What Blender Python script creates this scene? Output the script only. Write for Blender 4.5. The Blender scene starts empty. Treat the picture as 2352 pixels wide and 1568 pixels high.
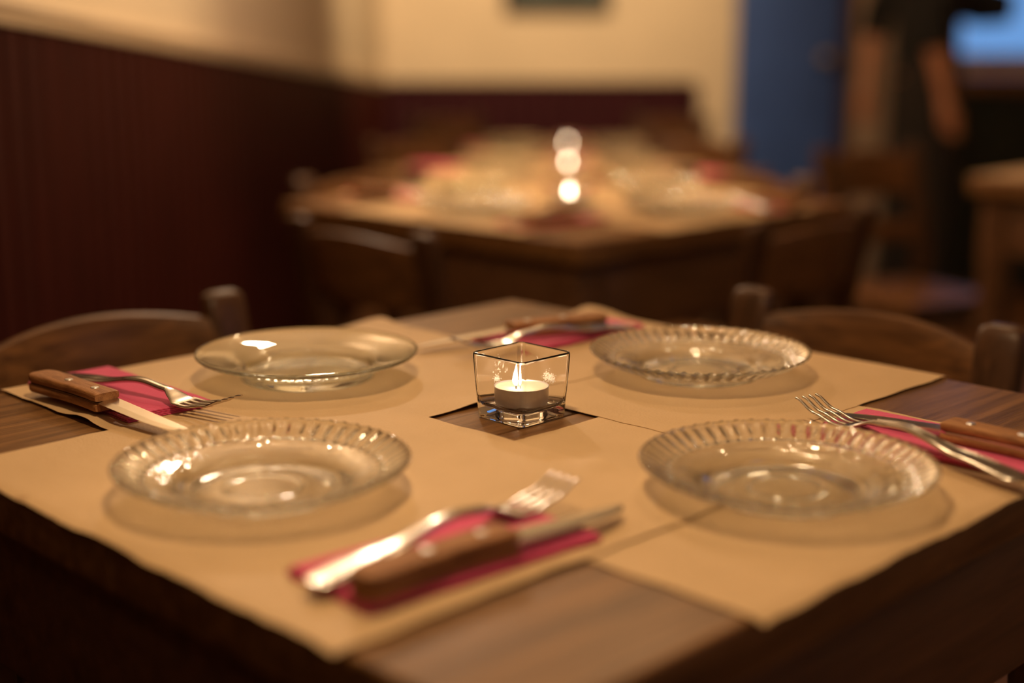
import bpy, bmesh, math, random
from mathutils import Vector, Matrix, noise
PI = math.pi
random.seed(7)
sc = bpy.context.scene
COL = sc.collection

# ---------------------------------------------------------------- camera
cam_d = bpy.data.cameras.new('camera'); cam = bpy.data.objects.new('camera', cam_d); COL.objects.link(cam)
cam.location = (0, 0, 1.03); cam.rotation_euler = (math.radians(77.8), 0, 0)
cam_d.sensor_width = 36; cam_d.lens = 50.0; cam_d.clip_start = 0.05; cam_d.clip_end = 60
cam_d.dof.use_dof = True; cam_d.dof.focus_distance = 1.045; cam_d.dof.aperture_fstop = 1.75
cam_d.dof.aperture_blades = 0
sc.camera = cam
# ---------------------------------------------------------------- world (blue dusk outside the windows)
w = bpy.data.worlds.new('world'); sc.world = w; w.use_nodes = True
bg = w.node_tree.nodes['Background']; bg.inputs[0].default_value = (0.16, 0.38, 0.80, 1); bg.inputs[1].default_value = 0.50
sc.view_settings.view_transform = 'Standard'; sc.view_settings.look = 'None'
sc.view_settings.gamma = 1; sc.view_settings.use_curve_mapping = False
sc.view_settings.exposure = 0.9
# ---------------------------------------------------------------- room lamps and added fill lights
def lamp(name, loc, power, radius, color, spot=None, blend=0.6, aim=None):
    l = bpy.data.lights.new(name, 'SPOT' if spot else 'POINT'); l.energy = power; l.color = color
    l.shadow_soft_size = radius
    if spot: l.spot_size = math.radians(spot); l.spot_blend = blend
    o = bpy.data.objects.new(name, l); COL.objects.link(o); o.location = loc
    if aim: o.rotation_euler = (Vector(aim)-Vector(loc)).to_track_quat('-Z', 'Y').to_euler()
    return o
WARM = (1.0, 0.70, 0.38)
WARMR = (1.0, 0.74, 0.50)
lamp('light_over_near_table', (-0.06, 0.78, 1.50), 9.4, 0.055, WARM, spot=140, blend=0.5, aim=(-0.06, 0.9, 0.75))
lamp('light_over_middle_tables', (-0.42, 3.2, 1.98), 18, 0.06, WARMR)
lamp('light_on_back_wall', (0.10, 4.3, 2.45), 118, 0.07, WARM, spot=88, blend=0.8, aim=(-0.25, 6.0, 1.40))
lamp('fill_point_left_wall', (0.35, 2.3, 2.3), 11, 0.05, WARM)  # added fill, no fixture: raises the left wall and its surroundings
lamp('fill_spot_left_wall', (0.35, 2.55, 2.35), 62, 0.06, WARM, spot=76, blend=0.9, aim=(-0.69, 2.35, 1.40))  # added spot that brightens the left wall
lamp('fill_spot_middle_tables', (0.15, 2.9, 2.10), 42, 0.06, WARM, spot=64, blend=0.8, aim=(0.12, 3.0, 0.75))  # added spot to lift the second and third tables
lamp('fill_behind_camera', (0.3, -1.3, 2.2), 5, 0.08, WARMR)  # added dim fill for the apron and other camera-facing sides

# ---------------------------------------------------------------- materials
def new_mat(name):
    m = bpy.data.materials.new(name); m.use_nodes = True
    nt = m.node_tree; b = nt.nodes['Principled BSDF']
    return m, nt, b
def nd(nt, t, **kw):
    n = nt.nodes.new(t)
    for k, v in kw.items():
        if isinstance(k, str) and k.startswith('i_'): n.inputs[k[2:].replace('_', ' ')].default_value = v
        else: setattr(n, k, v)
    return n
def simple(name, c, rough=0.5, metal=0.0, noise_s=0, noise_a=0.0, bump=0.0, spec=0.5, **kw):
    m, nt, b = new_mat(name)
    b.inputs['Base Color'].default_value = (*c, 1); b.inputs['Roughness'].default_value = rough
    b.inputs['Metallic'].default_value = metal; b.inputs['Specular IOR Level'].default_value = spec
    if noise_s:
        tc = nd(nt, 'ShaderNodeTexCoord'); n = nd(nt, 'ShaderNodeTexNoise'); n.inputs['Scale'].default_value = noise_s
        n.inputs['Detail'].default_value = 5
        nt.links.new(tc.outputs['Object'], n.inputs['Vector'])
        cr = nd(nt, 'ShaderNodeValToRGB')
        cr.color_ramp.elements[0].position = .3; cr.color_ramp.elements[1].position = .7
        cr.color_ramp.elements[0].color = (*[x*(1-noise_a) for x in c], 1)
        cr.color_ramp.elements[1].color = (*[min(1, x*(1+noise_a)) for x in c], 1)
        nt.links.new(n.outputs['Fac'], cr.inputs['Fac']); nt.links.new(cr.outputs['Color'], b.inputs['Base Color'])
        if bump:
            bp = nd(nt, 'ShaderNodeBump'); bp.inputs['Strength'].default_value = bump; bp.inputs['Distance'].default_value = .001
            nt.links.new(n.outputs['Fac'], bp.inputs['Height']); nt.links.new(bp.outputs['Normal'], b.inputs['Normal'])
    for k, v in kw.items(): b.inputs[k].default_value = v
    return m
def wood(name, c1, c2, rough=.35, axis='X', scale=1.0, bump=.25, stretch=14., spec=.5):
    m, nt, b = new_mat(name)
    tc = nd(nt, 'ShaderNodeTexCoord'); mp = nd(nt, 'ShaderNodeMapping')
    s = [stretch*scale]*3; s['XYZ'.index(axis)] = 1.1*scale; mp.inputs['Scale'].default_value = s
    nt.links.new(tc.outputs['Object'], mp.inputs['Vector'])
    n = nd(nt, 'ShaderNodeTexNoise'); n.inputs['Scale'].default_value = 3; n.inputs['Detail'].default_value = 8; n.inputs['Roughness'].default_value = .65
    n.inputs['Distortion'].default_value = .6
    nt.links.new(mp.outputs[0], n.inputs['Vector'])
    cr = nd(nt, 'ShaderNodeValToRGB'); cr.color_ramp.elements[0].position = .33; cr.color_ramp.elements[1].position = .68
    cr.color_ramp.elements[0].color = (*c1, 1); cr.color_ramp.elements[1].color = (*c2, 1)
    nt.links.new(n.outputs['Fac'], cr.inputs['Fac']); nt.links.new(cr.outputs['Color'], b.inputs['Base Color'])
    n2 = nd(nt, 'ShaderNodeTexNoise'); n2.inputs['Scale'].default_value = 22; n2.inputs['Detail'].default_value = 3
    nt.links.new(mp.outputs[0], n2.inputs['Vector'])
    bp = nd(nt, 'ShaderNodeBump'); bp.inputs['Strength'].default_value = bump; bp.inputs['Distance'].default_value = .0008
    nt.links.new(n2.outputs['Fac'], bp.inputs['Height']); nt.links.new(bp.outputs['Normal'], b.inputs['Normal'])
    b.inputs['Roughness'].default_value = rough; b.inputs['Specular IOR Level'].default_value = spec
    return m
def glass(name, col, rough=.01, ior=1.5, thru=0.0):
    m, nt, b = new_mat(name)
    b.inputs['Base Color'].default_value = (*col, 1); b.inputs['Roughness'].default_value = rough
    b.inputs['Transmission Weight'].default_value = 1; b.inputs['IOR'].default_value = ior
    if thru:
        out = nt.nodes['Material Output']; t = nd(nt, 'ShaderNodeBsdfTransparent'); t.inputs[0].default_value = (*[x for x in col], 1)
        mx = nd(nt, 'ShaderNodeMixShader'); mx.inputs[0].default_value = thru
        nt.links.new(b.outputs[0], mx.inputs[1]); nt.links.new(t.outputs[0], mx.inputs[2]); nt.links.new(mx.outputs[0], out.inputs[0])
    return m
def emis(name, c, s):
    m, nt, b = new_mat(name)
    b.inputs['Base Color'].default_value = (*c, 1); b.inputs['Emission Color'].default_value = (*c, 1); b.inputs['Emission Strength'].default_value = s
    return m

def paper_mat():
    m, nt, b = new_mat('kraft_paper')
    tc = nd(nt, 'ShaderNodeTexCoord')
    n = nd(nt, 'ShaderNodeTexNoise'); n.inputs['Scale'].default_value = 9; n.inputs['Detail'].default_value = 4
    nt.links.new(tc.outputs['Object'], n.inputs['Vector'])
    cr = nd(nt, 'ShaderNodeValToRGB'); cr.color_ramp.elements[0].position = .3; cr.color_ramp.elements[1].position = .7
    cr.color_ramp.elements[0].color = (.50, .325, .165, 1); cr.color_ramp.elements[1].color = (.57, .375, .20, 1)
    nt.links.new(n.outputs['Fac'], cr.inputs['Fac'])
    # small printed smudge near one corner of every sheet
    mp = nd(nt, 'ShaderNodeMapping'); mp.inputs['Location'].default_value = (.160, -.112, 0)
    mp.vector_type = 'POINT'
    nt.links.new(tc.outputs['Object'], mp.inputs['Vector'])
    sm = nd(nt, 'ShaderNodeMapping'); sm.inputs['Scale'].default_value = (1/.016, 1/.009, 0)
    nt.links.new(mp.outputs[0], sm.inputs['Vector'])
    ln = nd(nt, 'ShaderNodeVectorMath', operation='LENGTH'); nt.links.new(sm.outputs[0], ln.inputs[0])
    n3 = nd(nt, 'ShaderNodeTexNoise'); n3.inputs['Scale'].default_value = 170; nt.links.new(tc.outputs['Object'], n3.inputs['Vector'])
    ad = nd(nt, 'ShaderNodeMath', operation='MULTIPLY_ADD'); ad.inputs[1].default_value = 3.2
    nt.links.new(n3.outputs['Fac'], ad.inputs[0]); nt.links.new(ln.outputs['Value'], ad.inputs[2])
    lt = nd(nt, 'ShaderNodeMapRange'); lt.inputs['From Min'].default_value = 2.0; lt.inputs['From Max'].default_value = 2.5
    lt.inputs['To Min'].default_value = .55; lt.inputs['To Max'].default_value = 0
    nt.links.new(ad.outputs[0], lt.inputs['Value'])
    mx = nd(nt, 'ShaderNodeMix', data_type='RGBA'); mx.inputs['B'].default_value = (.28, .15, .07, 1)
    nt.links.new(lt.outputs[0], mx.inputs['Factor']); nt.links.new(cr.outputs[0], mx.inputs['A']); nt.links.new(mx.outputs['Result'], b.inputs['Base Color'])
    # woven emboss
    v = nd(nt, 'ShaderNodeTexVoronoi'); v.inputs['Scale'].default_value = 520
    nt.links.new(tc.outputs['Object'], v.inputs['Vector'])
    n4 = nd(nt, 'ShaderNodeTexNoise'); n4.inputs['Scale'].default_value = 35; n4.inputs['Detail'].default_value = 6; nt.links.new(tc.outputs['Object'], n4.inputs['Vector'])
    b1 = nd(nt, 'ShaderNodeBump'); b1.inputs['Strength'].default_value = .35; b1.inputs['Distance'].default_value = .0005
    nt.links.new(v.outputs['Distance'], b1.inputs['Height'])
    b2 = nd(nt, 'ShaderNodeBump'); b2.inputs['Strength'].default_value = .35; b2.inputs['Distance'].default_value = .0025
    nt.links.new(n4.outputs['Fac'], b2.inputs['Height']); nt.links.new(b1.outputs[0], b2.inputs['Normal']); nt.links.new(b2.outputs[0], b.inputs['Normal'])
    b.inputs['Roughness'].default_value = .62; b.inputs['Specular IOR Level'].default_value = .35
    return m
def napkin_mat():
    m, nt, b = new_mat('pink_tissue')
    b.inputs['Base Color'].default_value = (.66, .055, .17, 1); b.inputs['Roughness'].default_value = .9
    b.inputs['Sheen Weight'].default_value = .3
    tc = nd(nt, 'ShaderNodeTexCoord'); wv = nd(nt, 'ShaderNodeTexWave'); wv.inputs['Scale'].default_value = 150
    wv.bands_direction = 'DIAGONAL'; wv.inputs['Distortion'].default_value = .4
    nt.links.new(tc.outputs['Object'], wv.inputs['Vector'])
    bp = nd(nt, 'ShaderNodeBump'); bp.inputs['Strength'].default_value = .7; bp.inputs['Distance'].default_value = .0007
    nt.links.new(wv.outputs['Fac'], bp.inputs['Height']); nt.links.new(bp.outputs[0], b.inputs['Normal'])
    return m
M = {}
M['paper'] = paper_mat(); M['napkin'] = napkin_mat()
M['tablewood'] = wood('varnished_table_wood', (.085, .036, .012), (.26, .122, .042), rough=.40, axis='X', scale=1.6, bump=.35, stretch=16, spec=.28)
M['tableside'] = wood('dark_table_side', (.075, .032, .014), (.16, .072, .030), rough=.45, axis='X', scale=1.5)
M['chairwood'] = wood('stained_chair_wood', (.060, .023, .008), (.19, .080, .026), rough=.38, axis='X', scale=2.2, spec=.28)
M['postwood'] = wood('dark_chair_wood', (.038, .016, .007), (.10, .042, .018), rough=.38, axis='Z', scale=2.2, spec=.28)
M['handle'] = wood('knife_handle_wood', (.17, .062, .018), (.42, .19, .070), rough=.62, axis='Y', scale=9, bump=.5, stretch=6, spec=.3)
M['steel'] = simple('brushed_steel', (.60, .56, .51), rough=.21, metal=1, noise_s=60, noise_a=.06, bump=.05)
M['rivet'] = simple('rivet_metal', (.62, .60, .58), rough=.35, metal=1)
M['alu'] = simple('tealight_cup_metal', (.66, .62, .62), rough=.42, metal=.75, noise_s=200, noise_a=.05)
M['wax'] = simple('white_wax', (.70, .56, .44), rough=.4, **{'Subsurface Weight': .6, 'Subsurface Radius': (.01, .006, .004), 'Subsurface Scale': .6})
M['residue'] = simple('dried_wax_specks', (.9, .84, .78), rough=.6)
M['wick'] = simple('burnt_wick', (.02, .015, .012), rough=.9)
M['flame'] = emis('flame', (1.0, .74, .48), 26)
M['plate'] = glass('pressed_clear_glass', (.97, .985, .965), rough=.02, ior=1.5, thru=.14)
M['plateg'] = glass('green_clear_glass', (.93, .965, .91), rough=.015, ior=1.5, thru=.12)
M['cube'] = glass('thick_clear_glass', (.985, .985, .985), rough=.0, ior=1.48, thru=.0)
M['wall'] = simple('cream_plaster', (.62, .50, .36), rough=.85, noise_s=4, noise_a=.04)
M['post'] = simple('beige_painted_wood', (.42, .31, .22), rough=.6, noise_s=6, noise_a=.05)
M['ceil'] = simple('ceiling_plaster', (.5, .42, .33), rough=.9, noise_s=4, noise_a=.04)
M['floor'] = wood('floor_boards', (.10, .040, .014), (.22, .095, .035), rough=.45, axis='Y', scale=1.0)
M['wains'] = wood('oxblood_panelling', (.024, .0030, .0018), (.044, .0060, .0032), rough=.6, axis='Z', scale=1.2, bump=.1, spec=.12)
M['wainsb'] = wood('plum_panelling', (.028, .0045, .0070), (.042, .007, .011), rough=.6, axis='Z', scale=1.2, bump=.1, spec=.15)
M['cap'] = wood('cream_cap_moulding', (.42, .31, .21), (.54, .41, .29), rough=.4, axis='Y', scale=2, bump=.1)
M['door'] = simple('blue_painted_door', (.045, .098, .32), rough=.35, noise_s=5, noise_a=.12)
M['doorframe'] = simple('dark_plum_frame', (.035, .012, .02), rough=.5)
M['brass'] = simple('brass', (.6, .45, .22), rough=.3, metal=1)
M['green'] = simple('dark_green_panel', (.006, .014, .010), rough=.6, noise_s=8, noise_a=.1)
M['counter'] = wood('counter_wood', (.20, .09, .03), (.36, .18, .07), rough=.4, axis='X', scale=1)
M['black'] = simple('black_cotton', (.008, .007, .007), rough=.9)
M['trouser'] = simple('dark_trousers', (.018, .013, .011), rough=.9)
M['skin'] = simple('skin', (.50, .22, .12), rough=.55, noise_s=20, noise_a=.04)
M['hair'] = simple('dark_hair', (.02, .012, .008), rough=.6)
M['frame'] = simple('picture_frame_wood', (.045, .02, .01), rough=.5)
M['canvas'] = simple('dark_landscape_print', (.05, .075, .07), rough=.7, noise_s=9, noise_a=.5)
def pane_mat():
    m, nt, b = new_mat('window_pane')
    out = nt.nodes['Material Output']; t = nd(nt, 'ShaderNodeBsdfTransparent'); g = nd(nt, 'ShaderNodeBsdfGlossy'); g.inputs['Roughness'].default_value = .02
    fr = nd(nt, 'ShaderNodeFresnel'); fr.inputs[0].default_value = 1.45; mx = nd(nt, 'ShaderNodeMixShader')
    nt.links.new(fr.outputs[0], mx.inputs[0]); nt.links.new(t.outputs[0], mx.inputs[1]); nt.links.new(g.outputs[0], mx.inputs[2]); nt.links.new(mx.outputs[0], out.inputs[0])
    return m
M['pane'] = pane_mat()

# ---------------------------------------------------------------- mesh helpers
def mk(name, verts, faces, mat, parent=None, smooth=False, loc=None, rotz=0, auto=None):
    me = bpy.data.meshes.new(name); me.from_pydata([tuple(v) for v in verts], [], faces); me.update()
    bm = bmesh.new(); bm.from_mesh(me); bmesh.ops.recalc_face_normals(bm, faces=bm.faces); bm.to_mesh(me); bm.free()
    me.materials.append(mat)
    if smooth:
        for p in me.polygons: p.use_smooth = True
        if auto:
            me.set_sharp_from_angle(angle=math.radians(auto))
    o = bpy.data.objects.new(name, me); COL.objects.link(o)
    if loc: o.location = loc
    o.rotation_euler[2] = rotz
    if parent: o.parent = parent
    return o
class G:
    def __init__(s): s.v = []; s.f = []
    def add(s, v, f):
        n = len(s.v); s.v += [Vector(p) for p in v]; s.f += [tuple(i+n for i in q) for q in f]
    def box(s, c, d, rot=None, bev=0.0):
        bm = bmesh.new(); bmesh.ops.create_cube(bm, size=1)
        for v in bm.verts: v.co = Vector((v.co.x*d[0], v.co.y*d[1], v.co.z*d[2]))
        if bev: bmesh.ops.bevel(bm, geom=bm.edges[:], offset=bev, segments=3, profile=.5, affect='EDGES')
        R = rot if rot else Matrix.Identity(3)
        bm.verts.index_update()
        s.add([R @ v.co + Vector(c) for v in bm.verts], [tuple(v.index for v in f.verts) for f in bm.faces]); bm.free()
        return s
    def loft(s, secs, n=16, e=2.6, caps=True):
        # secs: (centre, side_vec, up_vec) superellipse sections
        vs = []
        for c, a, b in secs:
            for k in range(n):
                t = 2*PI*k/n; ct, st = math.cos(t), math.sin(t)
                x = math.copysign(abs(ct)**(2/e), ct); y = math.copysign(abs(st)**(2/e), st)
                vs.append(Vector(c) + Vector(a)*x + Vector(b)*y)
        fs = []
        for i in range(len(secs)-1):
            for k in range(n):
                k2 = (k+1) % n; fs.append((i*n+k, i*n+k2, (i+1)*n+k2, (i+1)*n+k))
        if caps:
            fs.append(tuple(range(n-1, -1, -1))); fs.append(tuple((len(secs)-1)*n+k for k in range(n)))
        s.add(vs, fs); return s
    def tube(s, pts, rad, n=12):
        pts = [Vector(p) for p in pts]; secs = []
        up0 = None
        for i, p in enumerate(pts):
            d = (pts[min(i+1, len(pts)-1)]-pts[max(i-1, 0)]).normalized()
            r = rad[i] if isinstance(rad, (list, tuple)) else rad
            ref = up0 if up0 is not None else (Vector((0, 0, 1)) if abs(d.z) < .9 else Vector((0, 1, 0)))
            a = d.cross(ref).normalized(); b = a.cross(d).normalized(); up0 = b
            secs.append((p, a*r, b*r))
        return s.loft(secs, n, 2.0)
    def lathe(s, prof, n=48, c=(0, 0, 0)):
        vs = []; m = len(prof)
        for k in range(n):
            t = 2*PI*k/n
            for r, z in prof: vs.append((c[0]+r*math.cos(t), c[1]+r*math.sin(t), c[2]+z))
        fs = []
        for k in range(n):
            k2 = (k+1) % n
            for i in range(m-1): fs.append((k*m+i, k2*m+i, k2*m+i+1, k*m+i+1))
        s.add(vs, fs); return s
    def build(s, name, mat, parent=None, smooth=True, auto=40, **k):
        return mk(name, s.v, s.f, mat, parent, smooth, auto=auto, **k)
def tag(o, label=None, cat=None, group=None, kind=None):
    if label: o['label'] = label
    if cat: o['category'] = cat
    if group: o['group'] = group
    if kind: o['kind'] = kind
    return o
def empty(name, loc=(0, 0, 0), rotz=0):
    o = bpy.data.objects.new(name, None); COL.objects.link(o); o.location = loc; o.rotation_euler[2] = rotz
    o.empty_display_size = .05
    return o
kids = {}
def children(o): return [c for c in bpy.data.objects if c.parent == o]
def copy_tree(o, parent=None):
    ch = children(o)
    c = o.copy(); COL.objects.link(c); c.parent = parent
    for h in ch: copy_tree(h, c)
    return c
TT = 0.75                       # near table top
A1 = PI/4                       # tables stand turned 45 degrees
def TP(cx, cy, a, b):           # table coordinates (metres) -> world x, y
    return (cx+(a-b)/math.sqrt(2), cy+(a+b)/math.sqrt(2))

# ================================================================= SETTING
def wx(Y): return -.69 + (Y-1.9)*(.133/4.3)          # left wall line
def rz(Y): return 1.046 - (Y-1.95)*.0534             # its capping rail falls gently to the back
BY = 6.2
def quadbox(name, p, q, z0, z1, z0b, z1b, t, mat, kind='structure', nrm=-1):
    d = Vector((q[0]-p[0], q[1]-p[1], 0)).normalized(); n = Vector((-d.y, d.x, 0))*t*nrm
    P, Q = Vector((p[0], p[1], 0)), Vector((q[0], q[1], 0))
    v = [P+Vector((0, 0, z0)), Q+Vector((0, 0, z0b)), Q+Vector((0, 0, z1b)), P+Vector((0, 0, z1))]
    v += [x+n for x in v]
    f = [(0, 1, 2, 3), (7, 6, 5, 4), (0, 4, 5, 1), (1, 5, 6, 2), (2, 6, 7, 3), (3, 7, 4, 0)]
    return tag(mk(name, v, f, mat), kind=kind)
Y0 = -2.2; XR = 3.0
tag(G().box((.9, 2.1, -.05), (5.2, 9.4, .1)).build('floor', M['floor'], smooth=False), kind='structure')
tag(G().box((.9, 2.1, 2.65), (5.2, 9.4, .1)).build('ceiling', M['ceil'], smooth=False), kind='structure')
quadbox('wall_left', (wx(Y0), Y0), (wx(BY+.3), BY+.3), 0, 2.6, 0, 2.6, .12, M['wall'], nrm=1)
# back wall with an opening for the window
def wallbox(g, x0, x1, z0, z1, y=BY, t=.14): g.box(((x0+x1)/2, y+t/2, (z0+z1)/2), (x1-x0, t, z1-z0))
WX0, WX1, WZ0, WZ1 = 1.88, 2.34, .90, 2.15
g = G(); wallbox(g, -.75, WX0, 0, 2.6); wallbox(g, WX1, XR, 0, 2.6); wallbox(g, WX0, WX1, 0, WZ0); wallbox(g, WX0, WX1, WZ1, 2.6)
tag(g.build('wall_back', M['wall'], smooth=False), kind='structure')
g = G(); g.box((.9, Y0-.07, 1.3), (5.0, .14, 2.6)); tag(g.build('wall_front', M['wall'], smooth=False), kind='structure')
# right wall with a window beside the near table
g = G()
def rw(g, y0, y1, z0, z1): g.box((XR+.07, (y0+y1)/2, (z0+z1)/2), (.14, y1-y0, z1-z0))
rw(g, Y0, -.4, 0, 2.6); rw(g, 1.0, BY+.1, 0, 2.6); rw(g, -.4, 1.0, 0, 1.1); rw(g, -.4, 1.0, 2.1, 2.6)
tag(g.build('wall_right', M['wall'], smooth=False), kind='structure')
def window(name, c, w_, h, axis):
    r = tag(empty(name, c), kind='structure')
    g = G(); t = .045
    for s in (-1, 1):
        if axis == 'x':
            g.box((s*(w_/2-t/2), 0, 0), (t, .06, h)); g.box((0, 0, s*(h/2-t/2)), (w_-2*t, .06, t))
        else:
            g.box((0, s*(w_/2-t/2), 0), (.06, t, h)); g.box((0, 0, s*(h/2-t/2)), (.06, w_-2*t, t))
    g.build('window_frame', M['post'], r, smooth=False)
    G().box((0, 0, 0), (w_-2*t, .006, h-2*t) if axis == 'x' else (.006, w_-2*t, h-2*t)).build('window_glass', M['pane'], r, smooth=False)
window('window_1', ((WX0+WX1)/2, BY+.07, (WZ0+WZ1)/2), WX1-WX0, WZ1-WZ0, 'x')
window('window_2', (XR+.07, .3, 1.60), 1.4, 1.0, 'y')
# panelling: vertical beaded boards under a rail
def panelling(name, p, q, h0, h1, mat, out=.018, pitch=.072):
    P = Vector((*p, 0)); Q = Vector((*q, 0)); d = (Q-P); L = d.length; d.normalize(); n = Vector((d.y, -d.x, 0))
    prof = []; k = 0; x = 0.0
    while x < L:
        prof += [(x, out), (x+.006, out-.008), (x+.014, out), (x+.019, out+.003), (x+.026, out)]; x += pitch
    prof = [a for a in prof if a[0] < L] + [(L, out)]
    v = []; f = []
    for x, o_ in prof:
        b = P+d*x; z = h0+(h1-h0)*x/L
        v += [b+n*.001, b+n*o_, b+n*o_+Vector((0, 0, z)), b+n*.001+Vector((0, 0, z))]
    for i in range(len(prof)-1):
        a = i*4; c = a+4
        for j in range(4): f.append((a+j, a+(j+1) % 4, c+(j+1) % 4, c+j))
    f += [(0, 1, 2, 3), tuple(len(v)-4+j for j in (3, 2, 1, 0))]
    return tag(mk(name, v, f, mat), kind='structure')
def rail(name, p, q, z0, z1, prof, mat):
    P = Vector((*p, z0)); Q = Vector((*q, z1)); d = (Q-P).normalized(); n = Vector((d.y, -d.x, 0)).normalized()
    m = len(prof); v = [P+n*o_+Vector((0, 0, z)) for o_, z in prof]+[Q+n*o_+Vector((0, 0, z)) for o_, z in prof]
    f = [(i, (i+1) % m, (i+1) % m+m, i+m) for i in range(m)]+[tuple(range(m)), tuple(range(2*m-1, m-1, -1))]
    return tag(mk(name, v, f, mat), kind='structure')
panelling('trim_1', (wx(Y0), Y0), (wx(BY), BY), rz(Y0), rz(BY), M['wains'])
capprof = [(.001, -.004), (.022, -.004), (.023, .004), (.021, .008), (.024, .011), (.022, .016), (.025, .019), (.025, .025), (.020, .028), (.001, .030)]
rail('trim_2', (wx(Y0), Y0), (wx(BY-.02), BY-.02), rz(Y0), rz(BY), capprof, M['cap'])
WEND = .80
panelling('trim_3', (wx(BY)+.002, BY), (WEND, BY), .815, .815, M['wainsb'])
rail('trim_4', (wx(BY)+.02, BY), (WEND-.02, BY), .833, .833, [(.001, -.018), (.022, -.018), (.028, -.006), (.026, .0), (.001, .0)], M['wainsb'])
# door, its frame, and the pale post beside it
def door():
    r = tag(empty('door_1', (1.17, BY-.035, 0)), kind='structure')
    g = G(); g.box((0, 0, 1.02), (.44, .04, 2.04), bev=.004)
    for z0, z1 in ((.12, .62), (.72, 1.22), (1.32, 1.92)):
        for s in (-1, 1): g.box((s*.10, -.022, (z0+z1)/2), (.15, .012, z1-z0), bev=.004)
    g.build('door_leaf', M['door'], r, smooth=False)
    k = G(); k.lathe([(0, 0), (.022, 0), (.022, .006), (.009, .008), (.009, .03), (.022, .036), (.026, .05), (.018, .062), (0, .066)], 24)
    o = k.build('door_knob', M['brass'], r); o.rotation_euler[0] = PI/2; o.location = (.155, -.028, .93)
    g = G(); g.box((.25, .0, 1.05), (.06, .09, 2.10)); g.box((-.02, 0, 2.08), (.48, .07, .06)); g.build('door_frame', M['doorframe'], r, smooth=False)
door()
g = G(); g.box((1.54, BY-.05, 1.3), (.19, .10, 2.6), bev=.006); g.box((1.54, BY-.07, .06), (.205, .13, .12), bev=.004)
tag(g.build('trim_5', M['post'], smooth=False), kind='structure')
# skirting on the far right wall piece
g = G(); g.box((1.76, BY-.01, .05), (.22, .02, .10)); tag(g.build('baseboard_back', M['doorframe'], smooth=False), kind='structure')

# picture on the back wall
r = tag(empty('picture', (.19, BY-.001, 1.42)), 'framed dark landscape picture cut by the top of the photo on the cream back wall', 'picture')
g = G(); 
for s in (-1, 1): g.box((s*.21, -.015, 0), (.03, .03, .60), bev=.004); g.box((0, -.015, s*.285), (.39, .03, .03), bev=.004)
g.build('picture_frame', M['frame'], r, smooth=False)
G().box((0, -.008, 0), (.39, .012, .54)).build('painting', M['canvas'], r, smooth=False)

# bar counter under the window
r = tag(empty('bar_counter', (2.32, 5.9, 0)), 'dark green bar counter with a wooden top below the bright blue window', 'counter')
g = G(); g.box((0, 0, .405), (1.1, .36, .81)); 
for i in range(4): g.box((-.41+i*.275, -.185, .42), (.22, .012, .62), bev=.004)
g.build('counter_front', M['green'], r, smooth=False)
G().box((0, -.01, .84), (1.16, .42, .058), bev=.01).build('counter_top', M['counter'], r)

# ================================================================= TABLE
def make_table(h):
    r = empty('dining_table')
    S = .690; g = G()
    t = .033        # two broad boards running back
    for b0, b1 in ((-S/2, -.0225), (-.0222, S/2)):
        g.box((0, (b0+b1)/2, -t/2), (S, b1-b0, t), bev=.003)
    g.build('tabletop', M['tablewood'], r, smooth=True, loc=(0, 0, h))
    for i, (c, d) in enumerate((((0, -.310), (.56, .022)), ((0, .310), (.56, .022)), ((-.310, 0), (.022, .56)), ((.310, 0), (.022, .56)))):
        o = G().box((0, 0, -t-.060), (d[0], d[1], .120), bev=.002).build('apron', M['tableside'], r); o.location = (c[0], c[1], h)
    for sx in (-1, 1):
        for sy in (-1, 1):
            L = h-t; secs = []
            for z, w_ in ((0, .019), (.02, .021), (L-.14, .028), (L-.13, .030), (L, .030)):
                secs.append(((sx*.297, sy*.297, z), (w_, 0, 0), (0, w_, 0)))
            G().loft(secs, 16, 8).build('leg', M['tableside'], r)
    return r

def h_und(a, b):      # gentle shared undulation of the paper, in metres
    return .0005*(1+noise.noise(Vector((a*11, b*11, 3.1)))) + .0003*(1+noise.noise(Vector((a*31, b*31, 7.7))))
def make_mat(name, ca, cb, la, lb, layer, seed, lifts=()):
    nx, ny = int(la/.004), int(lb/.004); v = []; f = []
    th = .00035
    for side in (1, 0):
        for j in range(ny+1):
            for i in range(nx+1):
                u, w_ = i/nx*2-1, j/ny*2-1
                x = u*la/2; y = w_*lb/2
                # wavy guillotined edges
                ex = .0022*noise.noise(Vector((y*28, seed, 0)))+.0008*noise.noise(Vector((y*90, seed, 5)))
                ey = .0022*noise.noise(Vector((x*28, seed, 9)))+.0008*noise.noise(Vector((x*90, seed, 2)))
                x += ex*abs(u)**6; y += ey*abs(w_)**6
                A, B = ca+x, cb+y
                z = layer + h_und(A, B) + side*th
                for (la_, lb_, rad, amt) in lifts:
                    d = math.hypot(A-la_, B-lb_)
                    if d < rad: z += amt*(.5+.5*math.cos(PI*d/rad))
                edge = max(abs(A), abs(B))-.345
                if edge > 0: z -= edge*.25
                v.append((x, y, z))
    n1 = (nx+1)*(ny+1)
    for j in range(ny):
        for i in range(nx):
            a = j*(nx+1)+i; f.append((a, a+1, a+nx+2, a+nx+1)); f.append((n1+a, n1+a+nx+1, n1+a+nx+2, n1+a+1))
    rim = [(i, 0) for i in range(nx)]+[(nx, j) for j in range(ny)]+[(nx-i, ny) for i in range(nx)]+[(0, ny-j) for j in range(ny)]
    idx = [j*(nx+1)+i for i, j in rim]
    for k in range(len(idx)):
        a, b = idx[k], idx[(k+1) % len(idx)]; f.append((a, b, n1+b, n1+a))
    return mk(name, v, f, M['paper'], smooth=True, auto=50)

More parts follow.
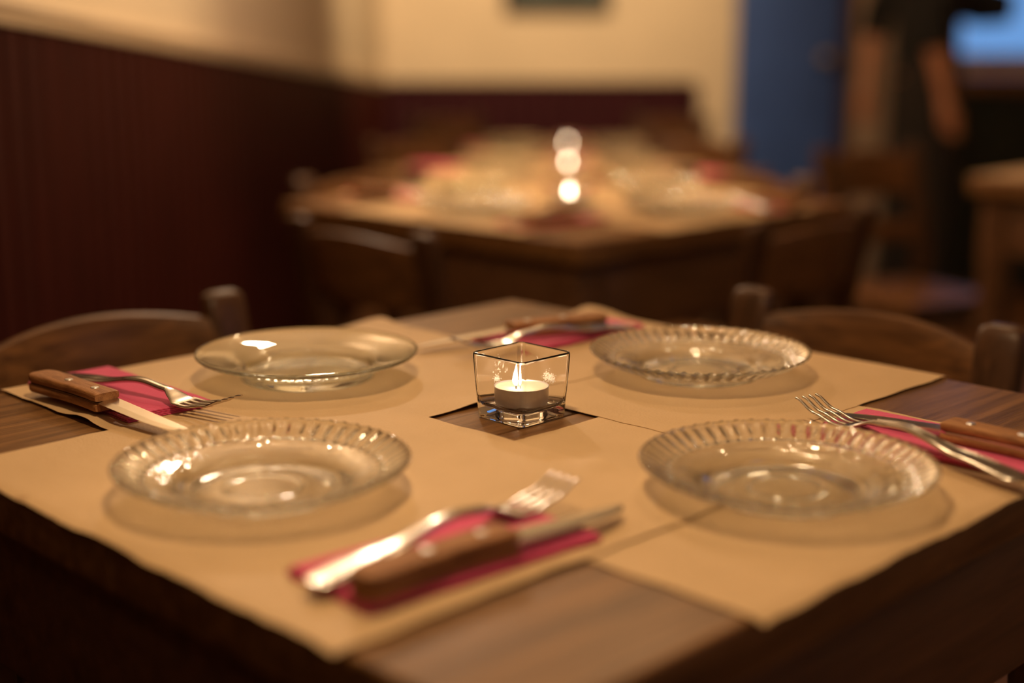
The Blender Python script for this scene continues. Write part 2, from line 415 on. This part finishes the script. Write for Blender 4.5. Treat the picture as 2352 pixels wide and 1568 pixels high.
def make_plate(fluted=True):
    R = .091; n = 432 if fluted else 192; NF = 54
    # (r, z) of the upper surface, then the underside
    top = [(0, .0042), (.012, .0042), (.022, .0043), (.0225, .0047), (.0235, .0047), (.024, .0043), (.034, .0042), (.040, .0046), (.044, .0056), (.048, .0074), (.052, .0090), (.056, .0102), (.060, .0112), (.064, .0120), (.068, .0128), (.0715, .0134), (.0725, .0143), (.0735, .0143), (.0745, .0140), (.078, .0160), (.082, .0182), (.086, .0203), (.089, .0218), (.0902, .0222)]
    bot = [(.0910, .0216), (.0906, .0206), (.088, .0186), (.084, .0162), (.080, .0140), (.076, .0118), (.072, .0104), (.066, .0094), (.060, .0082), (.056, .0070), (.053, .0052), (.051, .0030), (.050, .0008), (.0485, .0), (.047, .0006), (.0455, .0016), (.030, .0018), (.012, .0018), (0, .0018)]
    if not fluted:
        top = [(0, .0050), (.020, .0050), (.040, .0052), (.046, .0056), (.050, .0072), (.053, .0104), (.055, .0128), (.058, .0142), (.064, .0156), (.072, .0172), (.080, .0190), (.086, .0206), (.0895, .0222), (.0905, .0232)]
        bot = [(.0912, .0228), (.0912, .0214), (.0895, .0196), (.082, .0168), (.072, .0138), (.064, .0116), (.058, .0088), (.056, .0050), (.055, .0012), (.0535, 0), (.052, .0008), (.048, .0018), (.02, .0018), (0, .0018)]
    # refine
    def refine(p, k):
        o = []
        for i in range(len(p)-1):
            for j in range(k): t = j/k; o.append((p[i][0]+(p[i+1][0]-p[i][0])*t, p[i][1]+(p[i+1][1]-p[i][1])*t))
        return o+[p[-1]]
    prof = [(r_, z_, 1) for r_, z_ in refine(top, 3 if fluted else 2)]+[(r_, z_, 0) for r_, z_ in bot]
    v = []; f = []; m = len(prof)
    for k in range(n):
        t = 2*PI*k/n
        for r_, z_, up in prof:
            rr, zz = r_, z_
            if fluted:
                if r_ > .0740:
                    q = min(1, (r_-.0740)/.006); c = math.cos(NF*t)
                    zz += (-.0011*q*c) if up else (.0006*q*c); rr += .00065*q*abs(math.cos(NF*t/2))
                if up and .0705 < r_ < .0745: zz += .0011*max(0, math.cos(NF*t))
                if up and .050 < r_ < .070:     # band of embossed ovals
                    ph = (t*8/(2*PI)) % 1-.5; X = ph*2*PI*.060/8; Y = r_-.060
                    e = math.hypot(X/.0195, Y/.0075); zz += .00038*math.exp(-((e-1)/.09)**2)+.00025*math.exp(-((e-.8)/.06)**2)
                    e2 = math.hypot((abs(X)-.0236)/.0022, Y/.006); zz += .0004*math.exp(-((e2-1)/.3)**2)
                    zz += .00007*noise.noise(Vector((rr*math.cos(t)*900, rr*math.sin(t)*900, 0)))
            else:
                if (not up) and .056 < r_ < .090: zz += .00022*math.sin(70*t)+.0003*noise.noise(Vector((rr*math.cos(t)*260, rr*math.sin(t)*260, 1)))
            v.append((rr*math.cos(t), rr*math.sin(t), zz))
    for k in range(n):
        k2 = (k+1) % n
        for i in range(m-1): f.append((k*m+i, k2*m+i, k2*m+i+1, k*m+i+1))
    me_o = mk('glass_plate', v, f, M['plate'] if fluted else M['plateg'], smooth=True)
    bm = bmesh.new(); bm.from_mesh(me_o.data); bmesh.ops.remove_doubles(bm, verts=bm.verts, dist=1e-6)
    bmesh.ops.recalc_face_normals(bm, faces=bm.faces); bm.to_mesh(me_o.data); bm.free()
    for p in me_o.data.polygons: p.use_smooth = True
    return me_o

def make_napkin():      # folded tissue stack; long axis = local Y, 80 x 168 mm
    W, L = .0360, .160; path = []
    lay = 4; th = .0011
    for k in range(lay):
        z = .0007+k*(th+.00012); s = 1 if k % 2 == 0 else -1
        inset = .0008*k
        for t in range(13): path.append(((-s*(W-inset))+(2*s*(W-inset))*t/12, z, k))
        if k < lay-1:
            for q in range(1, 5):
                an = -PI/2+PI*q/5; path.append((s*(W-inset+.0006*math.cos(an)), z+(th+.00012)/2+(th+.00012)/2*math.sin(an), k))
    ny = 64; v = []; f = []; m = len(path)
    for side in (0, 1):
        for j in range(ny+1):
            for i, (x, z, k) in enumerate(path):
                y = (j/ny-.5)*L; ed = abs(j/ny*2-1)**10
                x0, z0 = path[max(i-1, 0)][:2]; x1, z1 = path[min(i+1, m-1)][:2]
                d = math.hypot(x1-x0, z1-z0) or 1; nx_, nz = -(z1-z0)/d, (x1-x0)/d
                hh = th/2*.88*(1 if side else -1)
                wob = .0009*noise.noise(Vector((y*60, k*3.1, x*8)))
                y2 = y+ed*(.0012*noise.noise(Vector((x*60, k*2.3, 4)))-.0007*k)*(1 if y > 0 else -1)
                zz = z+hh*nz+.0002*ed*math.sin(y*900+x*1200)*1
                v.append((x+hh*nx_+wob*(abs(x)/W)**8, y2, max(zz, .0001)))
    n1 = (ny+1)*m
    for j in range(ny):
        for i in range(m-1):
            a = j*m+i; f.append((a, a+1, a+m+1, a+m)); f.append((n1+a, n1+a+m, n1+a+m+1, n1+a+1))
    for i in range(m-1):
        f.append((i, i+1, n1+i+1, n1+i)); a = ny*m+i; f.append((a, a+1, n1+a+1, n1+a))
    for j in range(ny):
        a = j*m; f.append((a, a+m, n1+a+m, n1+a)); a = j*m+m-1; f.append((a, a+m, n1+a+m, n1+a))
    return mk('paper_napkin', v, f, M['napkin'], smooth=True, auto=50)

def make_fork():        # local: handle end at y=0, tips at y=.198, z=0 is the surface
    g = G()
    def sect(y, z, w_, t, tilt): return ((0, y, z), (w_, 0, 0), (0, -t*math.sin(tilt), t*math.cos(tilt)))
    def lerp(tab, y):
        for i in range(len(tab)-1):
            if y <= tab[i+1][0]:
                u = (y-tab[i][0])/(tab[i+1][0]-tab[i][0]); u = u*u*(3-2*u); return tab[i][1]+(tab[i+1][1]-tab[i][1])*u
        return tab[-1][1]
    Z = [(0, .0030), (.05, .0062), (.100, .0125), (.128, .0095), (.148, .0030), (.158, .0026), (.178, .0060), (.198, .0130)]
    Wd = [(0, .0050), (.004, .0088), (.012, .0104), (.045, .0085), (.085, .0048), (.115, .0033), (.128, .0036), (.138, .0080), (.146, .0115), (.151, .0122)]
    Th = [(0, .0010), (.02, .0014), (.09, .0020), (.12, .0022), (.14, .0012), (.155, .0010)]
    ys = [i*.151/46 for i in range(47)]
    secs = []
    for y in ys:
        dz = (lerp(Z, y+.001)-lerp(Z, y-.001 if y > .001 else 0))/(.002 if y > .001 else .001+y)
        secs.append(sect(y, lerp(Z, y), lerp(Wd, y), lerp(Th, y), math.atan(dz)))
    g.loft(secs, 18, 2.6)
    for i in range(4):      # tines
        x = (-1.5+i)*.0067; s2 = []
        for q in range(13):
            y = .146+q*.052/12; t = q/12
            dz = (lerp(Z, y+.001)-lerp(Z, y-.001))/.002; w_ = .0022-.0011*t; th = .00105-.0003*t
            c, a, b = sect(y, lerp(Z, y), w_, th, math.atan(dz)); s2.append(((x*(1-.03*t), c[1], c[2]), a, b))
        g.loft(s2, 10, 2.6)
    # raised moulding lines running down the handle
    for s in (-1, 1):
        pts = []; 
        for q in range(20):
            y = .010+q*.118/19; pts.append((s*lerp(Wd, y)*.62, y, lerp(Z, y)+lerp(Th, y)*.85))
        g.tube(pts, .0007, 6)
    return g.build('dinner_fork', M['steel'], auto=60)

def make_knife():       # local: butt at y=0, tip at y=.200; blade lies flat
    r = empty('steak_knife')
    hw = [(0, .0070), (.002, .0095), (.008, .0118), (.03, .0112), (.06, .0096), (.085, .0098), (.097, .0105), (.100, .0102)]
    def lerp(tab, y):
        for i in range(len(tab)-1):
            if y <= tab[i+1][0]:
                u = (y-tab[i][0])/(tab[i+1][0]-tab[i][0]); return tab[i][1]+(tab[i+1][1]-tab[i][1])*u
        return tab[-1][1]
    for lo in (0, 1):       # two wooden scales with the tang between them
        secs = []
        for i in range(34):
            y = i*.100/33; w_ = lerp(hw, y); t = .0035 if i not in (0, 33) else .0029
            secs.append(((-.0012*math.sin(y/.1*PI), y, .0035+lo*.0076), (w_, 0, 0), (0, 0, t)))
        G().loft(secs, 20, 5).build('handle_scale', M['handle'], r, auto=50)
    # blade with tang
    out = []
    for i in range(41):
        y = .002+i*.196/40
        if y < .098: a, b, t = -lerp(hw, y)*.93-.001, lerp(hw, y)*.93-.001, .0006
        else:
            u = (y-.098)/.100; a = -.0088+.0004*u; b = .0086-.0022*u
            if u > .5: q = (u-.5)/.5; b = .0086-.0022*u-.0146*(1-math.sqrt(max(0, 1-q*q)))
            if u > .9: a += .0006*(u-.9)/.1
            t = .0010-.0003*u
        out.append((y, a, max(b, a+.0006), t))
    v = []; f = []; 
    for y, a, b, t in out:
        zc = .0073 - max(0, y-.1)*.062
        bev = b-(b-a)*.38
        k_ = -.004*min(1, max(0, (y-.1)/.012))
        v += [(x_, y_, z_+x_*k_) for x_, y_, z_ in [(a, y, zc-t), (bev, y, zc-t), (b, y, zc-.0001), (b, y, zc+.0001), (bev, y, zc+t), (a, y, zc+t)]]
    for i in range(len(out)-1):
        for j in range(6): f.append((i*6+j, i*6+(j+1) % 6, i*6+6+(j+1) % 6, i*6+6+j))
    f += [tuple(range(6)), tuple(len(v)-6+j for j in range(5, -1, -1))]
    mk('blade', v, f, M['steel'], r)
    for y in (.045, .082) if True else ():
        g = G(); g.lathe([(0, .0145+.0007), (.0028, .0145+.0006), (.0034, .0145), (.0034, .0002), (.0028, -.0), (0, -.0)], 20, (-.001, y, .0))
        g.build('rivet', M['rivet'], r)
    return r

def rsq(h, rc, z, n=8):     # rounded square ring
    p = []
    for q, (sx, sy) in enumerate(((1, 1), (-1, 1), (-1, -1), (1, -1))):
        for k in range(n+1):
            t = PI/2*q+PI/2*k/n; p.append((sx*(h-rc)+rc*math.cos(t), sy*(h-rc)+rc*math.sin(t), z))
    return p
def make_votive():
    rings = [(.0195, .004, .0012), (.0205, .0044, .0004), (.0225, .0050, .0), (.0238, .0052, .0008), (.0243, .0052, .0025), (.0246, .0052, .008), (.0258, .0053, .025), (.0268, .0054, .042), (.0271, .0055, .0478), (.0270, .0055, .0488), (.0266, .0050, .0497), (.0260, .0044, .0500), (.0255, .0038, .0499), (.0251, .0034, .0494), (.0248, .0031, .0484), (.0246, .0030, .0470), (.0243, .0030, .036), (.0233, .0032, .020), (.0226, .0042, .0135), (.0212, .0065, .0103), (.0185, .009, .0090), (.012, .010, .0087)]
    v = []; f = []
    n = 36
    for h, rc, z in rings: v += rsq(h, rc, z)
    for i in range(len(rings)-1):
        for k in range(n): f.append((i*n+k, i*n+(k+1) % n, (i+1)*n+(k+1) % n, (i+1)*n+k))
    f.append(tuple(range(n-1, -1, -1))); f.append(tuple((len(rings)-1)*n+k for k in range(n)))
    r = mk('votive_glass', v, f, M['cube'], smooth=True, auto=70)
    g = G(); rnd = random.Random(3)
    def patch(face, u0, z0, n_, su, sz):
        for _ in range(n_):
            u = u0+rnd.gauss(0, su); z = z0+rnd.gauss(0, sz); s = rnd.uniform(.00018, .00055)
            d = .0244-.0009*(.045-z)/.03-.0002
            if face in ('a+', 'b+') : d -= .0
            c = Vector((d, u, z)) if face == 'a+' else Vector((u, d, z))
            if face == 'a-': c = Vector((-d, u, z))
            if face == 'b-': c = Vector((u, -d, z))
            if face == 'a-': c = Vector((-d, u, z))
            bm = bmesh.new(); bmesh.ops.create_icosphere(bm, subdivisions=1, radius=s)
            bm.verts.index_update(); g.add([x.co+c for x in bm.verts], [tuple(q.index for q in ff.verts) for ff in bm.faces]); bm.free()
    def flush():
        nonlocal g
        g.build('wax_spatter', M['residue'], r); g = G()
    patch('a+', -.006, .0275, 170, .0028, .0020)
    patch('a+', -.001, .0285, 60, .0018, .0022)
    patch('a+', .006, .038, 10, .004, .0012); flush()
    patch('b+', -.002, .0260, 70, .0018, .0014)
    patch('b+', -.001, .0365, 34, .0018, .0030)
    patch('b+', .010, .032, 20, .005, .004)
    g.build('wax_spatter', M['residue'], r)
    return r
def make_tealight():
    r = empty('tealight_candle')
    g = G(); R = .0196
    g.lathe([(0, 0), (R-.001, 0), (R-.0002, .0008), (R, .002), (R, .0152), (R+.0003, .0156), (R-.0001, .0159), (R-.0005, .0154), (R-.0005, .0015), (0, .0012)], 64)
    g.build('metal_cup', M['alu'], r, auto=50)
    v = []; f = []; n = 64; m = 14
    for k in range(n):
        t = 2*PI*k/n
        for i in range(m):
            q = i/(m-1); rr = (R-.0007)*q
            z = .0128 + .0022*q**6 + .0009*math.exp(-((rr*math.cos(t)+.003)**2+(rr*math.sin(t)-.008)**2)/.00003)*(1-q**8)
            v.append((rr*math.cos(t), rr*math.sin(t), z))
    for k in range(n):
        for i in range(m-1): f.append((k*m+i, ((k+1) % n)*m+i, ((k+1) % n)*m+i+1, k*m+i+1))
    mk('wax', v, f, M['wax'], r, smooth=True)
    w_ = G().tube([(0, 0, .0125), (0, 0, .015), (.0003, .0002, .0172), (.0009, .0004, .0186)], [.0006, .0006, .0005, .0004], 8).build('wick', M['wick'], r)
    w_.location = (-.0023, .0023, 0)
    fl = G().lathe([(0, .0155), (.0012, .0160), (.0024, .0176), (.0029, .0197), (.0026, .0222), (.0018, .0252), (.0010, .0280), (.0005, .0300), (0, .0310)], 20).build('flame', M['flame'], w_)
    return r

def make_chair():       # local: back at +y, origin on floor at seat centre
    r = empty('dining_chair'); H = .771; SW = .165; BYc = .165
    # seat, slightly dished
    g = G(); secs = []
    for i in range(13):
        y = -.138+i*.306/12; u = (y+.138)/.306; wd = .150-.006*u; 
        if i in (0, 12): wd -= .006
        secs.append(((0, y, .445-.004*math.sin(u*PI)), (wd, 0, 0), (0, 0, .012 if i not in (0, 12) else .008)))
    g.loft(secs, 20, 6).build('seat', M['chairwood'], r)
    def post(sx):
        secs = []
        for z, dy, w_, t in ((0, .03, .014, .014), (.25, .0, .019, .015), (.44, -.005, .021, .016), (.55, .010, .022, .014), (.68, .036, .023, .013), (.745, .050, .0235, .0125), (.760, .054, .0235, .012), (.7675, .0555, .021, .0105), (H, .056, .014, .006)):
            secs.append(((sx*(.138), BYc+dy-.056+.02, z), (w_, 0, 0), (0, t, 0)))
        return G().loft(secs, 20, 3.6)
    for sx in (-1, 1): post(sx).build('back_post', M['postwood'], r)
    # curved rails
    def rail_(z0, z1, arch, dy0, dy1):
        g = G(); secs = []
        for i in range(25):
            u = i/24*2-1; x = u*.121; bow = .030*(1-u*u)
            top = z1+arch*(1-u*u); hh = (top-z0)/2; zc = (top+z0)/2
            secs.append(((x, BYc-.036+(dy0+dy1)/2+bow, zc), (0, .0095, 0), (0, (dy1-dy0)/2, hh)))
        return g.loft(secs, 16, 4.5)
    rail_(.655, .746, .014, .030, .049).build('top_rail', M['chairwood'], r)
    rail_(.545, .590, .006, .008, .018).build('middle_rail', M['chairwood'], r)
    for sx in (-1, 1):
        G().loft([((sx*.128, -.112, z), (w_, 0, 0), (0, w_, 0)) for z, w_ in ((0, .014), (.2, .017), (.43, .019))], 14, 3).build('leg', M['postwood'], r)
        G().tube([(sx*.128, -.112, .20), (sx*.136, BYc-.035, .20)], .010, 10).build('stretcher', M['postwood'], r)
    G().tube([(-.128, -.112, .28), (.128, -.112, .28)], .011, 10).build('stretcher', M['postwood'], r)
    return r

# prototypes are used for the near table and copied to the others
protos = {}
LAY = {'FR': .0002, 'BR': .0007, 'BL': .0012, 'FL': .0017}
MATS = {'FL': (-.199, -.031, .303, .411), 'BL': (-.035, .200, .395, .318), 'BR': (.200, .035, .310, .400), 'FR': (.016, -.199, .392, .306)}
PLATES = {'FL': (-.238, -.021), 'BL': (-.033, .206), 'BR': (.205, -.016), 'FR': (-.008, -.248)}
NAPS = {'FL': (-.233, -.185, 86), 'BL': (-.176, .262, -1), 'BR': (.236, .172, 90), 'FR': (.156, -.262, 0)}
# knife / fork: (start a, b) -> (end a, b)
KN = {'FL': ((-.313, -.206), (-.108, -.214)), 'BL': ((-.219, .307), (-.212, .109)), 'BR': ((.275, .152), (.084, .214)), 'FR': ((.156, -.367), (.158, -.172))}
FK = {'FL': ((-.321, -.178), (-.129, -.169)), 'BL': ((-.192, .326), (-.160, .145)), 'BR': ((.290, .128), (.098, .166)), 'FR': ((.098, -.352), (.147, -.155))}
def base_z(a, b): 
    ls = [LAY[k]+.00035 for k, (ca, cb, la, lb) in MATS.items() if abs(a-ca) < la/2 and abs(b-cb) < lb/2]
    return (max(ls)+h_und(a, b)) if ls else 0
NTOP = .0052
mat_lifts = {'BL': ((.163, .352, .05, .004), (.01, .042, .035, .0025), (-.232, .215, .03, .003)), 'BR': ((.352, .232, .06, .006), (.045, -.165, .02, .001)), 'FL': ((-.048, -.13, .022, .0045), (-.048, .175, .03, .001)), 'FR': ((-.18, -.052, .03, 0),)}
WHO = {'FL': 'front left', 'BL': 'back left', 'BR': 'back right', 'FR': 'front right'}
def lab(o, label, cat, group=None): return tag(o, label, cat, group)
def get(kind, maker):
    if kind not in protos: protos[kind] = maker(); return protos[kind]
    return copy_tree(protos[kind])
def place(o, cx, cy, a, b, z, ang_deg):
    x, y = TP(cx, cy, a, b); o.location = (x, y, z); o.rotation_euler = (0, 0, A1+math.radians(ang_deg)); return o

def set_table(cx, cy, h, tname, level, tlabel, cd=(.008, -.002)):
    near = level == 0
    t = get('table%.3f' % h, lambda: make_table(h)); place(t, cx, cy, 0, 0, 0, 0)
    lab(t, tlabel, 'table', 'square dining tables')
    for k in ('FR', 'BR', 'BL', 'FL'):
        ca, cb, la, lb = MATS[k]
        o = get('mat'+k, lambda: make_mat('paper_placemat', ca, cb, la, lb, LAY[k], {'FL': 1.3, 'BL': 4.1, 'BR': 8.8, 'FR': 12.2}[k], mat_lifts[k]))
        place(o, cx, cy, ca, cb, h, 0)
        lab(o, ('brown kraft paper placemat under the %s plate of the near table' % WHO[k]) if near else 'brown paper placemat on the %s side of the %s' % (WHO[k], tname), 'placemat', 'paper placemats')
        a, b = PLATES[k]
        if k == 'BL': o = get('plateS', lambda: make_plate(False))
        else: o = get('plateF', lambda: make_plate(True))
        place(o, cx, cy, a, b, h+base_z(a, b)+.0003, {'FL': 8, 'BL': 0, 'BR': 20, 'FR': 33}[k])
        if near:
            lab(o, {'FL': 'clear fluted glass plate at the front left, full of bright glints', 'BL': 'smooth-rimmed greenish glass plate at the back left, without fluting', 'BR': 'clear fluted glass plate at the back right, behind the crossed fork and knife', 'FR': 'clear fluted glass plate at the front right, its rim over pink napkin'}[k], 'plate', 'glass plates')
        else: lab(o, 'blurred glass plate on the %s side of the %s' % (WHO[k], tname), 'plate', 'glass plates')
        na, nb, nr = NAPS[k]
        o = get('napkin', make_napkin); place(o, cx, cy, na, nb, h+base_z(na, nb)+.0004, nr)
        lab(o, {'FL': 'folded raspberry pink napkin nearest the camera, under a wooden knife and shiny fork', 'BL': 'folded pink paper napkin at the left corner under knife and fork', 'BR': 'folded pink paper napkin behind the candle glass', 'FR': 'folded pink paper napkin cut by the right edge of the photo'}[k] if near else 'pink napkin by the %s place of the %s' % (WHO[k], tname), 'napkin', 'pink paper napkins')
        if level <= 1:
            for nm, T, L, mkr, cat in (('knife', KN, .198, make_knife, 'knife'), ('fork', FK, .198, make_fork, 'fork')):
                (a0, b0), (a1, b1) = T[k]
                ang = math.degrees(math.atan2(b1-b0, a1-a0))-90
                o = get(nm, mkr); place(o, cx, cy, a0, b0, h+base_z(na, nb)+.0004+NTOP-.0002, ang)
                if near:
                    d = {'knife': {'FL': 'wooden-handled knife nearest the camera with its blade pointing right', 'BL': 'wooden-handled steak knife at the left corner, round tip by the plate', 'BR': 'wooden-handled knife behind the candle glass', 'FR': 'wooden-handled knife on the right, its blade passing behind fork tines'},
                         'fork': {'FL': 'fork nearest the camera with a brightly glinting handle', 'BL': 'fork at the left corner, tines raised over a pink napkin', 'BR': 'fork lying beside the knife behind the candle glass', 'FR': 'fork on the right with four tines sticking out over brown paper'}}[nm][k]
                else: d = 'blurred %s by the %s place of the %s' % (nm, WHO[k], tname)
                lab(o, d, cat, 'steak knives' if nm == 'knife' else 'dinner forks')
    o = get('votive', make_votive); place(o, cx, cy, cd[0], cd[1], h+.0003 if near else h+.0035, 0)
    lab(o, 'clear square glass candle holder in the middle of the near table' if near else 'blurred square glass candle holder in the middle of the %s' % tname, 'candle holder', 'square glass candle holders')
    o = get('tealight', make_tealight); place(o, cx, cy, cd[0], cd[1], (h+.0003 if near else h+.0035)+.0088, 0)
    lab(o, 'lit tealight in the sharp glass cube of the near table' if near else 'lit tealight, a blurred glowing disc on the %s' % tname, 'candle', 'lit tealights')

set_table(0.0, 1.023, TT, 'near table', 0, 'square wooden table in the foreground laid for four')
CD = (-.100, -.100)      # candles of the farther tables stand nearer their front corner
set_table(.095, 2.42, .75, 'second table', 1, 'blurred square table directly behind the near one, laid with paper and napkins', CD)
set_table(.131, 3.41, .710, 'third table', 2, 'blurred square table in the middle of the row, behind the second table', CD)
set_table(.168, 4.40, .681, 'farthest table', 2, 'blurred square table farthest back by the plum panelling', CD)

def chair_at(cx, cy, side, label, off=.480, sh=0.0, da=0):
    o = get('chair', make_chair)
    # distance from table centre to chair origin: back plane sits at +.165-.036+.05 ~ .185
    D = off-.172
    a, b, ang = {'BR': (D, sh-.010, -90), 'BL': (-.050+sh, D, 0), 'FL': (-D, sh, 90), 'FR': (sh, -D, 180)}[side]
    place(o, cx, cy, a, b, 0, ang+da)
    return lab(o, label, 'chair', 'wooden dining chairs')
chair_at(0, 1.023, 'BR', 'brown wooden chair pushed under the right side of the near table', sh=.005)
chair_at(0, 1.023, 'BL', 'brown wooden chair pushed under the left side of the near table', off=.500)
chair_at(.133, 2.33, 'FL', 'dark wooden chair turned away at the front left of the second table')
chair_at(.095, 2.42, 'FR', 'dark wooden chair at the front right of the second table')
chair_at(.095, 2.42, 'BL', 'dark wooden chair at the back left of the second table')
chair_at(.095, 2.42, 'BR', 'dark wooden chair at the back right of the second table')
chair_at(.131, 3.41, 'BL', 'dark wooden chair at the back left of the third table')
chair_at(.131, 3.41, 'BR', 'dark wooden chair at the back right of the third table')
chair_at(.168, 4.40, 'BL', 'dark wooden chair at the back left of the farthest table')
chair_at(.168, 4.40, 'BR', 'dark wooden chair at the back right of the farthest table')
# the right-hand table and its chairs
t = get('table0.750', lambda: make_table(.75)); place(t, 1.40, 2.85, 0, 0, 0, 0)
lab(t, 'blurred table cut by the right edge of the photo, below the green counter', 'table', 'square dining tables')
o = get('matBL', None); place(o, 1.40, 2.85, MATS['BL'][0]-.11, MATS['BL'][1], .75, 0); lab(o, 'paper placemat on the corner of the table at the right edge', 'placemat', 'paper placemats')
o = get('chair', make_chair); o.location = (.93, 3.22, 0); o.rotation_euler = (0, 0, math.radians(28)); lab(o, 'dark chair in front of the standing person', 'chair', 'wooden dining chairs')
o = get('chair', make_chair); o.location = (1.12, 2.25, 0); o.rotation_euler = (0, 0, math.radians(120)); lab(o, 'dark chair cut by the right edge of the photo', 'chair', 'wooden dining chairs')

# ================================================================= PERSON
def person():
    r = empty('person', (1.47, 5.15, 0), 0)
    def skinned(name, mat, tubes, parent, vox=.009):
        g = G()
        for pts, rad in tubes: g.tube(pts, rad, 16)
        o = g.build(name, mat, parent, auto=None)
        md = o.modifiers.new('remesh', 'REMESH'); md.mode = 'VOXEL'; md.voxel_size = vox; md.use_smooth_shade = True
        sm = o.modifiers.new('smooth', 'SMOOTH'); sm.factor = .6; sm.iterations = 6
        return o
    # faces +x; y is the left-right axis of the body (near side = -y)
    def arm(s, sh, el, wr): 
        d = (Vector(wr)-Vector(el)).normalized()
        T = [([sh, el], [.050, .036]), ([el, tuple(Vector(el).lerp(Vector(wr), .35)), wr], [.037, .038, .025])]
        w_ = Vector(wr); side = Vector((1, 0, 0)); 
        palm = [w_-d*.01, w_+d*.04, w_+d*.085]
        T.append((palm, [.024, .030, .026]))
        T.append(([w_+d*.02+side*.015, w_+d*.055+side*.036, w_+d*.085+side*.040], [.012, .010, .007]))
        for i in range(4):
            o_ = side*(-.027+.018*i); L = (.058, .070, .075, .064)[i]; b = w_+d*.08+o_
            T.append(([b, b+d*L*.5+Vector((.004, -s*.004, 0)), b+d*L+Vector((.010, -s*.012, 0))], [.0095, .0088, .0065]))
        return T
    near = arm(-1, (.0, -.185, 1.36), (-.045, -.215, 1.06), (.01, -.215, .82))
    far = arm(1, (.0, .185, 1.36), (-.13, .215, 1.09), (-.155, .20, .85))
    legs = []
    for s, fx in ((-1, .03), (1, -.06)):
        legs.append(([(0, s*.085, .92), (fx*.4, s*.09, .50), (fx-.02, s*.09, .10), (fx-.02, s*.09, .05)], [.085, .055, .037, .036]))
        legs.append(([(fx-.05, s*.09, .035), (fx+.05, s*.095, .035), (fx+.14, s*.10, .028)], [.032, .034, .022]))
    torso = [([(0, 0, .88), (-.01, 0, 1.0), (0, 0, 1.15), (.01, 0, 1.30), (.0, 0, 1.40)], [.10, .095, .10, .105, .07]),
             ([(0, -.08, .93), (0, .08, .93)], [.085, .085]), ([(.0, -.10, 1.05), (0, .10, 1.05)], [.065, .065]), ([(0, -.14, 1.33), (0, .14, 1.33)], [.068, .068]),
             ([(0, 0, 1.38), (.02, 0, 1.50)], [.055, .050])]
    head = [([(.02, 0, 1.50), (.035, 0, 1.56), (.03, 0, 1.62), (.02, 0, 1.67)], [.060, .078, .086, .066]),
            ([(.10, 0, 1.565), (.128, 0, 1.558)], [.012, .010]), ([(.095, 0, 1.60), (.118, 0, 1.575)], [.009, .010]),
            ([(.085, 0, 1.505), (.10, 0, 1.50)], [.022, .014]), ([(.09, -.022, 1.528), (.098, 0, 1.528), (.09, .022, 1.528)], [.008, .010, .008])]
    for s in (-1, 1): head.append(([(.02, s*.078, 1.56), (.018, s*.086, 1.585), (.01, s*.084, 1.60)], [.010, .012, .010]))
    body = skinned('body', M['skin'], near+far+legs+torso+head, r)
    sh = [([(0, 0, .90), (-.01, 0, 1.0), (0, 0, 1.15), (.01, 0, 1.31), (.0, 0, 1.42)], [.115, .112, .118, .120, .078]),
          ([(0, -.09, .94), (0, .09, .94)], [.100, .100]), ([(.0, -.10, 1.06), (0, .10, 1.06)], [.085, .085]), ([(0, -.145, 1.335), (0, .145, 1.335)], [.080, .080]),
          ([(.0, -.185, 1.36), (-.04, -.213, 1.08), (-.028, -.215, .98)], [.064, .058, .054]), ([(.0, .185, 1.36), (-.12, .213, 1.11), (-.14, .21, 1.02)], [.064, .058, .052]),
          ([(.06, 0.02, 1.16), (.19, 0, 1.13), (.29, -.02, 1.12)], [.07, .075, .055])]
    skinned('shirt', M['black'], sh, r)
    tr = [([(0, -.07, .95), (0, .07, .95)], [.108, .108])]
    for s, fx in ((-1, .03), (1, -.06)): tr.append(([(0, s*.085, .93), (fx*.4, s*.09, .50), (fx-.02, s*.09, .09)], [.102, .075, .060]))
    skinned('trousers', M['trouser'], tr, r)
    for s, fx in ((-1, .03), (1, -.06)):
        G().loft([((x, s*.097, z), (0, w_, 0), (0, 0, t)) for x, z, w_, t in ((fx-.085, .035, .022, .026), (fx-.06, .04, .040, .039), (fx+.04, .038, .046, .037), (fx+.13, .028, .046, .027), (fx+.175, .022, .026, .018))], 16, 2.5).build('shoe', M['black'], r)
    skinned('hair', M['hair'], [([(-.02, 0, 1.52), (-.035, 0, 1.60), (.0, 0, 1.665), (.045, 0, 1.69)], [.055, .080, .082, .055])], r)
    return r
tag(person(), 'standing person in black clothes with a bare forearm hanging down, before the bar', 'person')
